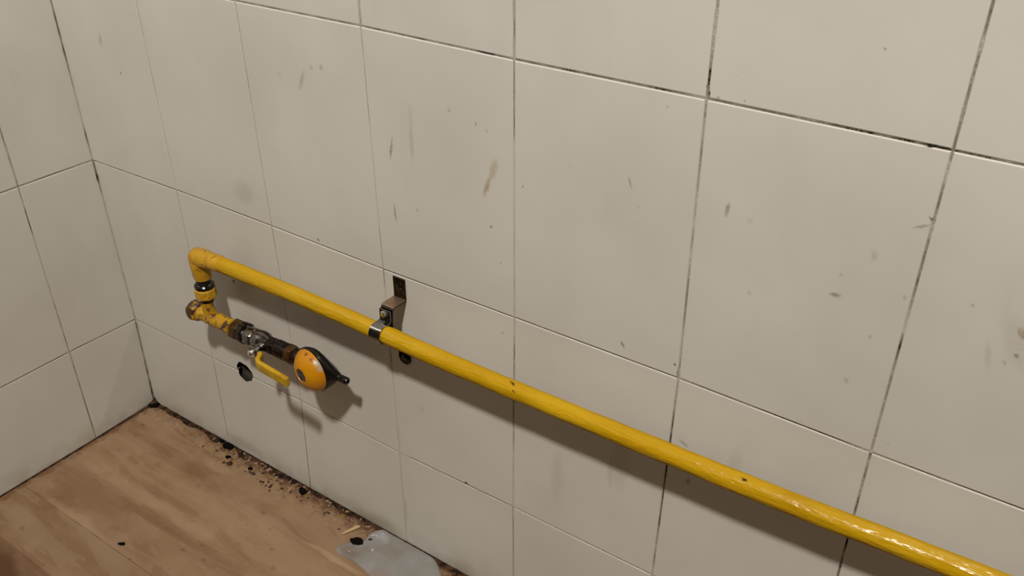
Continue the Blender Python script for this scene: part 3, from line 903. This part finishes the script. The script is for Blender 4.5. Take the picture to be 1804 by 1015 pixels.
c3 = obj('end_plug', bm, M['plug'], drop, True); c3['label'] = 'dark rusty rounded plug'

valve = thing('ball_valve', 'chrome ball valve with yellow lever handle between brass hex nuts', 'valve', (0.405, PY, VZ))
bm = bmesh.new(); lathe(bm, (0.334, PY, VZ), (1, 0, 0), [(0, 0.0092), (0.007, 0.0092)], 20)
obj('threaded_nipple', bm, M['dark_brass'], valve, True)
bm = bmesh.new(); lathe(bm, (0.3400, PY, VZ), (1, 0, 0), [(0, 0.0130), (0.0015, 0.0166), (0.0140, 0.0168), (0.0165, 0.0145)], 6, 0.25)
bevel(bm, 0.0009, 2)
n1 = obj('hex_nut', bm, M['brass'], valve, True); n1['label'] = 'brown brass hex nut on the left'
bm = bmesh.new(); lathe(bm, (0.3560, PY, VZ), (1, 0, 0), [(0, 0.0120), (0.0008, 0.0158), (0.0090, 0.0160), (0.0105, 0.0130)], 28)
obj('sealing_ring', bm, M['black'], valve, True)
# valve body: hexagonal end, swelling ball chamber, dark outlet end
bm = bmesh.new(); lathe(bm, (0.3660, PY, VZ), (1, 0, 0), [(0, 0.0128), (0.001, 0.0150), (0.016, 0.0150), (0.020, 0.0122)], 6, 0.45)
bevel(bm, 0.0012, 2)
obj('inlet_end', bm, M['chrome'], valve, True)
bm = bmesh.new(); lathe(bm, (0.3800, PY, VZ), (1, 0, 0), [(0, 0.0100), (0.003, 0.0120), (0.009, 0.0146), (0.016, 0.0152), (0.023, 0.0146), (0.029, 0.0120), (0.035, 0.0108)], 28)
obj('ball_chamber', bm, M['chrome'], valve, True)
bm = bmesh.new(); lathe(bm, (0.4130, PY, VZ), (1, 0, 0), [(0, 0.0108), (0.001, 0.0135), (0.0150, 0.0138), (0.0175, 0.0105)], 6, 0.3)
bevel(bm, 0.001, 2)
lathe(bm, (0.4290, PY, VZ), (1, 0, 0), [(0, 0.0100), (0.001, 0.0132), (0.0190, 0.0132), (0.0225, 0.010)], 24)
n2 = obj('outlet_end', bm, M['dark_brass'], valve, True); n2['label'] = 'blackened outlet end'
SX = 0.4080
bm = bmesh.new(); lathe(bm, (SX, PY - 0.010, VZ), (0, -1, 0), [(0, 0.0078), (0.0065, 0.0075), (0.008, 0.0055), (0.0165, 0.0050)], 20)
obj('stem', bm, M['chrome'], valve, True)
bm = bmesh.new(); lathe(bm, (SX, PY - 0.0270, VZ), (0, -1, 0), [(0, 0.0056), (0.0008, 0.0062), (0.0052, 0.0062), (0.0066, 0.0040), (0.0070, 0.0)], 6, 0.2)
bevel(bm, 0.0006, 1)
obj('stem_nut', bm, M['bright'], valve, True)
lever = bpy.data.objects.new('lever', None)
# lever: steel tongue under the nut, stepping outwards into the yellow sleeve
bm = bmesh.new()
def bar(bm, path, z0, z1, th):
    """flat bar along [(x,y),...] standing between heights z0 and z1"""
    P = [Vector((a, b, 0)) for a, b in path]; n = len(P); rows = []
    for i in range(n):
        d0 = (P[i] - P[i - 1]).normalized() if i else (P[1] - P[0]).normalized()
        d1 = (P[i + 1] - P[i]).normalized() if i < n - 1 else d0
        t = (d0 + d1).normalized(); nn = Vector((-t.y, t.x, 0)) / max(0.5, t.dot(d1)) * th / 2
        rows.append([bm.verts.new((q.x, q.y, z)) for q in (P[i] + nn, P[i] - nn) for z in (z0, z1)])
    for A, B in zip(rows, rows[1:]):
        for a, b in ((0, 1), (1, 3), (3, 2), (2, 0)): bm.faces.new((A[a], A[b], B[b], B[a]))
    for E_ in (rows[0], rows[-1]): bm.faces.new((E_[0], E_[1], E_[3], E_[2]))
LYB = PY - 0.0260
bar(bm, [(SX - 0.008, LYB), (SX + 0.014, LYB), (SX + 0.020, LYB - 0.002)], VZ - 0.0065, VZ + 0.0065, 0.0018)
bevel(bm, 0.0004, 1)
lev = obj('lever', bm, M['zinc'], valve)
bm = bmesh.new()
bar(bm, [(SX + 0.012, LYB + 0.0002), (SX + 0.017, LYB - 0.0015), (SX + 0.0225, LYB - 0.0125), (SX + 0.030, LYB - 0.0165), (SX + 0.064, LYB - 0.0190), (SX + 0.091, LYB - 0.0210)], VZ - 0.0086, VZ + 0.0066, 0.0068)
bevel(bm, 0.0024, 3)
sl = obj('lever_sleeve', bm, M['sleeve'], lev, True); sl['label'] = 'yellow vinyl sleeve'
bpy.data.objects.remove(lever)

# ------------------------------------------------------------------ regulator
RX, RZ = 0.5045, 0.3160
RA = Vector((-0.15, -1, 0)).normalized()
reg = thing('gas_regulator', 'round orange-yellow domed gas regulator with black body and hose nozzle', 'regulator', (RX, PY, RZ))
bm = bmesh.new(); lathe(bm, (0.4500, PY, VZ), (1, 0, 0), [(0, 0.0110), (0.0015, 0.0150), (0.0120, 0.0152), (0.0140, 0.0125)], 6, 0.1)
bevel(bm, 0.0009, 2)
obj('hex_nut', bm, M['brass'], reg, True)
bm = bmesh.new(); lathe(bm, (0.4630, PY, VZ), (1, 0, 0), [(0, 0.0100), (0.003, 0.0120), (0.010, 0.0120), (0.0135, 0.0112), (0.024, 0.0100)], 24)
obj('inlet', bm, M['dark_brass'], reg, True)
bm = bmesh.new()
rc = Vector((RX, PY, RZ)); ru = RA.cross(Vector((0, 0, 1))).normalized(); rw = RA.cross(ru)
for (d_, r_) in ((0.0078, 0.0318), (0.0066, 0.0334), (0.0030, 0.0334), (-0.0040, 0.0290), (-0.0110, 0.0190), (-0.0135, 0.0100)):
    for k in range(48):
        bm.verts.new(rc + RA * d_ + (ru * math.cos(2 * PI * k / 48) + rw * math.sin(2 * PI * k / 48)) * r_)
for (dx_, r_) in ((0.028, 0.0115), (0.037, 0.0074), (0.041, 0.0060)):
    for k in range(20):
        bm.verts.new((RX + dx_, PY + 0.001 + r_ * math.cos(2 * PI * k / 20), RZ + r_ * math.sin(2 * PI * k / 20)))
res_ = bmesh.ops.convex_hull(bm, input=bm.verts[:])
bmesh.ops.delete(bm, geom=[v for v in bm.verts if not v.link_faces], context='VERTS')
obj('body', bm, M['black'], reg, True)
bm = bmesh.new()
DY = PY - 0.0065
lathe(bm, Vector((RX, PY, RZ)) + RA * 0.0065, RA, [(0, 0.0300), (0.0008, 0.0318), (0.0035, 0.0315), (0.0075, 0.0295), (0.0115, 0.0262), (0.0150, 0.0220), (0.0178, 0.0165), (0.0192, 0.0118), (0.0194, 0.0104), (0.0180, 0.0098), (0.0165, 0.0095)], 48)
obj('dome_cover', bm, M['dome'], reg, True)
bm = bmesh.new()
lathe(bm, Vector((RX, PY, RZ)) + RA * 0.0225, RA, [(0, 0.0095), (0.0025, 0.0094), (0.0030, 0.0086), (0.0024, 0.0070), (0.0030, 0.0040), (0.0030, 0.0)], 28)
bt = obj('centre_cap', bm, M['button'], reg, True); bt['label'] = 'grey screw cap in the middle of the dome'
# ribbed nozzle to the right
bm = bmesh.new()
lathe(bm, (RX + 0.040, PY + 0.001, RZ), (1, 0, 0), [(0, 0.0052), (0.002, 0.0056), (0.004, 0.0048), (0.007, 0.0055), (0.0075, 0.0048), (0.0105, 0.0054), (0.011, 0.0048), (0.0135, 0.0054), (0.0160, 0.0054), (0.0178, 0.0044), (0.0183, 0.0022), (0.0155, 0.0020)], 20)
obj('hose_nozzle', bm, M['black'], reg, True)

# ------------------------------------------------------------------ pipe clamp
BX = 0.6325
PZ = pipe_zs(BX)
R0 = 0.0118
clamp = thing('pipe_clamp', 'shiny metal stand-off clamp holding the yellow pipe to the tiles', 'pipe clamp', (BX, 0, PZ))
hw = 0.0096
bm = bmesh.new()
strip(bm, [(-0.0012, 0.4830), (-0.0012, 0.4545), (-0.0022, 0.4525), (-0.0235, 0.4530)], BX - hw, BX + hw, 0.0018)
bevel(bm, 0.0003, 1)
o = obj('upper_foot', bm, M['dark_zinc'], clamp); o['label'] = 'dark reflective upper foot and arm'
bm = bmesh.new()
strip(bm, [(-0.0025, 0.4538), (-0.0240, 0.4543), (-0.0262, 0.4534)], BX - hw + 0.0002, BX + hw - 0.0002, 0.0012)
o = obj('arm_face', bm, M['zinc_rust'], clamp); o['label'] = 'rust-brown top of the arm'
bm = bmesh.new()
strip(bm, [(-0.0245, 0.4527), (-0.0270, 0.4510), (-0.0285, PZ + 0.014), (-0.0290, PZ), (-0.0285, PZ - 0.014), (-0.0265, 0.3960), (-0.0230, 0.3945), (-0.0035, 0.3900)], BX - hw, BX + hw, 0.0018)
bevel(bm, 0.0003, 1)
o = obj('back_strap', bm, M['dark_zinc'], clamp)
bm = bmesh.new()
strip(bm, [(-0.0040, 0.3912), (-0.0014, 0.3890), (-0.0012, 0.3820)], BX - hw, BX + hw, 0.0018)
lathe(bm, (BX, -0.0020, 0.3600), (0, 1, 0), [(0, 0.0), (0.0, 0.0096), (0.0018, 0.0098)], 24)
box(bm, BX - hw, BX + hw, -0.0020, -0.0003, 0.3600, 0.3825)
o = obj('lower_foot', bm, M['dark_zinc'], clamp); o['label'] = 'dark lower foot with rounded end'
# front half ring with its two tabs
bm = bmesh.new()
path = [(-0.0308, 0.4510), (-0.0310, PZ + R0 + 0.0025), (-0.0325, PZ + R0 - 0.0006)]
for k in range(0, 13):
    a = math.radians(70 - 140 * k / 12)
    path.append((PY - (R0 + 0.0005) * math.cos(a), PZ + (R0 + 0.0005) * math.sin(a)))
path += [(-0.0325, PZ - R0 + 0.0006), (-0.0310, PZ - R0 - 0.0025), (-0.0308, 0.4020)]
strip(bm, path, BX - 0.0088, BX + 0.0088, 0.0014)
o = obj('front_strap', bm, M['zinc'], clamp, True)
bm = bmesh.new(); lathe(bm, (BX - 0.001, -0.0306, 0.4455), (0, -1, 0), [(0, 0.0048), (0.0030, 0.0047), (0.0042, 0.0034), (0.0044, 0.0)], 6, 0.3)
bevel(bm, 0.0004, 1)
o = obj('bolt', bm, M['bright'], clamp); o['label'] = 'bright bolt head on the upper tab'
bm = bmesh.new(); lathe(bm, (BX, -0.0306, 0.4068), (0, -1, 0), [(0, 0.0044), (0.0030, 0.0043), (0.0040, 0.0034), (0.0042, 0.0)], 6, 0.3)
obj('bolt', bm, M['dark_brass'], clamp)
for zz in (0.4700, 0.3620):
    bm = bmesh.new(); lathe(bm, (BX, -0.0018, zz), (0, -1, 0), [(0, 0.0042), (0.0010, 0.0040), (0.0020, 0.0024), (0.0022, 0.0)], 18)
    obj('screw', bm, M['black'], clamp, True)

# ------------------------------------------------------------------ puddle and foam
cx = sum(p[0] for p in PUDDLE) / len(PUDDLE); cy = sum(p[1] for p in PUDDLE) / len(PUDDLE)
# densify the outline
out = []
for i in range(len(PUDDLE)):
    a, b = Vector(PUDDLE[i]), Vector(PUDDLE[(i + 1) % len(PUDDLE)])
    p_, n_ = Vector(PUDDLE[i - 1]), Vector(PUDDLE[(i + 2) % len(PUDDLE)])
    for k in range(4):
        t = k / 4
        q = 0.5 * ((2 * a) + (-p_ + b) * t + (2 * p_ - 5 * a + 4 * b - n_) * t * t + (-p_ + 3 * a - 3 * b + n_) * t ** 3)
        q = Vector((q.x, min(q.y, -0.0005)))
        out.append(q)
bm = bmesh.new()
rings = []
for s, h in ((1.0, 0.0001), (0.985, 0.0010), (0.955, 0.0020), (0.90, 0.0026), (0.6, 0.0030), (0.3, 0.0031)):
    ring = []
    for q in out:
        x_, y_ = cx + (q.x - cx) * s, cy + (q.y - cy) * s
        ring.append(bm.verts.new((x_, y_, h + (0.0004 * nz(x_ * 90, y_ * 90, 1) if s < 0.95 else 0))))
    rings.append(ring)
for A, B in zip(rings, rings[1:]):
    for k in range(len(out)):
        bm.faces.new((A[k], A[(k + 1) % len(out)], B[(k + 1) % len(out)], B[k]))
cvt = bm.verts.new((cx, cy, 0.0031))
for k in range(len(out)): bm.faces.new((rings[-1][k], rings[-1][(k + 1) % len(out)], cvt))
tag(obj('puddle', bm, M['puddle'], None, True), 'milky grey puddle on the floor against the tiled wall', 'puddle')
frn = random.Random(8)
bm = bmesh.new()
for (x_, y_, n_, sp) in ((0.5740, -0.0440, 7, 0.0035), (0.570, -0.014, 5, 0.007), (0.558, -0.020, 4, 0.004), (0.545, -0.062, 4, 0.006)):
    for k in range(n_):
        r = frn.uniform(0.0005, 0.0012)
        bmesh.ops.create_icosphere(bm, subdivisions=1, radius=r, matrix=Matrix.Translation((x_ + frn.gauss(0, sp * 0.6), min(-0.003, y_ + frn.gauss(0, sp * 0.5)), 0.0026)))
fo = tag(obj('soap_foam', bm, M['foam'], None, True), 'tiny white foam bubbles floating on the grey puddle', 'foam'); fo['kind'] = 'stuff'

# ------------------------------------------------------------------ loose dirt
def clump(name, x, y, sx, sy, sz, seed, mat, rot=0.0, sub=2):
    bm = bmesh.new(); bmesh.ops.create_icosphere(bm, subdivisions=sub, radius=1)
    for v in bm.verts:
        k = 1 + 0.42 * mnoise.noise(v.co * 1.7 + Vector((seed, seed * 2, 1))) + 0.2 * mnoise.noise(v.co * 4 + Vector((seed, 3, 1)))
        v.co = Vector((v.co.x * sx * k, v.co.y * sy * k, max(-0.9, v.co.z) * sz * k))
    bmesh.ops.rotate(bm, verts=bm.verts[:], cent=(0, 0, 0), matrix=Matrix.Rotation(rot, 3, 'Z'))
    bmesh.ops.translate(bm, verts=bm.verts[:], vec=(x, y, sz * 0.75))
    return obj(name, bm, mat, None, True)
CL = [('dirt_clump', 0.2090, -0.0085, 0.0110, 0.0068, 0.0050, 1, 'black_grime', 0.0, 'largest black clump of dirt, against the wall right of the corner'),
      ('dirt_clump', 0.2290, -0.0255, 0.0058, 0.0030, 0.0016, 2, 'black_grime', 0.5, 'small black crumb just below the largest black clump'),
      ('dirt_clump', 0.2440, -0.0350, 0.0055, 0.0050, 0.0016, 3, 'crumb_dark', 0.2, 'flat grey-brown crumb on the floor furthest from the wall below the drain hole'),
      ('dirt_clump', 0.2825, -0.0240, 0.0045, 0.0035, 0.0020, 4, 'black_grime', 0.1, 'upper of two dark crumbs on the floor below the regulator'),
      ('dirt_clump', 0.2930, -0.0300, 0.0065, 0.0024, 0.0016, 5, 'crumb_dark', 0.2, 'lower of two dark crumbs on the floor below the regulator'),
      ('dirt_clump', 0.3960, -0.0130, 0.0090, 0.0060, 0.0032, 6, 'black_grime', -0.3, 'black clump of dirt beside the wall midway between corner and puddle'),
      ('dirt_clump', 0.5440, -0.0440, 0.0110, 0.0080, 0.0032, 7, 'black_grime', 0.3, 'black clump of dirt at the edge of the grey puddle'),
      ('dirt_clump', 0.5580, -0.0290, 0.0040, 0.0030, 0.0020, 8, 'crumb_dark', 0.3, 'small dark crumb between the puddle and the wall'),
      ('dirt_chip', 0.2480, -0.2500, 0.0062, 0.0028, 0.0016, 9, 'black_grime', 0.55, 'lone black chip out on the brown floorboards'),
      ('dirt_clump', 0.1880, -0.0048, 0.0060, 0.0035, 0.0026, 10, 'black_grime', 0.1, 'black crumb just left of the largest black clump'),
      ('dirt_clump', 0.7180, -0.0120, 0.0140, 0.0070, 0.0040, 11, 'crumb_dark', -0.1, 'dark clump of dirt right of the grey puddle at the wall')]
for (nm, x_, y_, sx, sy, sz, sd, mt, rt, lb) in CL:
    tag(clump(nm, x_, y_, sx, sy, sz, sd, M[mt], rt), lb, 'dirt')
bm = bmesh.new()
sweep(bm, [(0.5140, -0.0450, 0.0022), (0.5185, -0.0350, 0.0028), (0.5230, -0.0250, 0.0030), (0.5265, -0.0175, 0.0026)], [0.0012, 0.0022, 0.0026, 0.0015], 8, 0.25)
tag(obj('splinter', bm, M['wood'], None, True), 'pale wood splinter lying beside the grey puddle', 'splinter')
# crumbs nobody could count, scattered in the band beside the wall
for (nm, mt, n_, seed, lb) in (('dark_crumbs', 'crumb_dark', 95, 21, 'fine dark crumbs scattered on the floor along the tiled wall'),
                               ('pale_crumbs', 'crumb_pale', 120, 22, 'fine pale flakes scattered on the floor along the tiled wall')):
    cr = random.Random(seed); bm = bmesh.new()
    for k in range(n_):
        x_ = cr.uniform(0.02, 0.56) if cr.random() < 0.55 else cr.gauss(0.30, 0.07)
        y_ = -abs(cr.gauss(0.004, 0.016)) - 0.003
        if x_ < 0.16 and cr.random() < 0.7: continue
        if x_ < 0.012 or x_ > 0.8: continue
        r = cr.uniform(0.0006, 0.0024) * (1.0 if mt == 'crumb_dark' else 1.3)
        mt_ = Matrix.Translation((x_, y_, r * 0.25)) @ Matrix.Rotation(cr.uniform(0, 6), 4, 'Z') @ Matrix.Diagonal((1.5, cr.uniform(0.6, 1), 0.5, 1))
        bmesh.ops.create_icosphere(bm, subdivisions=1, radius=r, matrix=mt_)
    for v in bm.verts: v.co += Vector((nz(v.co.x * 900, v.co.y * 900, 1), nz(v.co.x * 900, v.co.y * 900, 7), 0)) * 0.0006
    o = tag(obj(nm, bm, M[mt]), lb, 'crumbs'); o['kind'] = 'stuff'
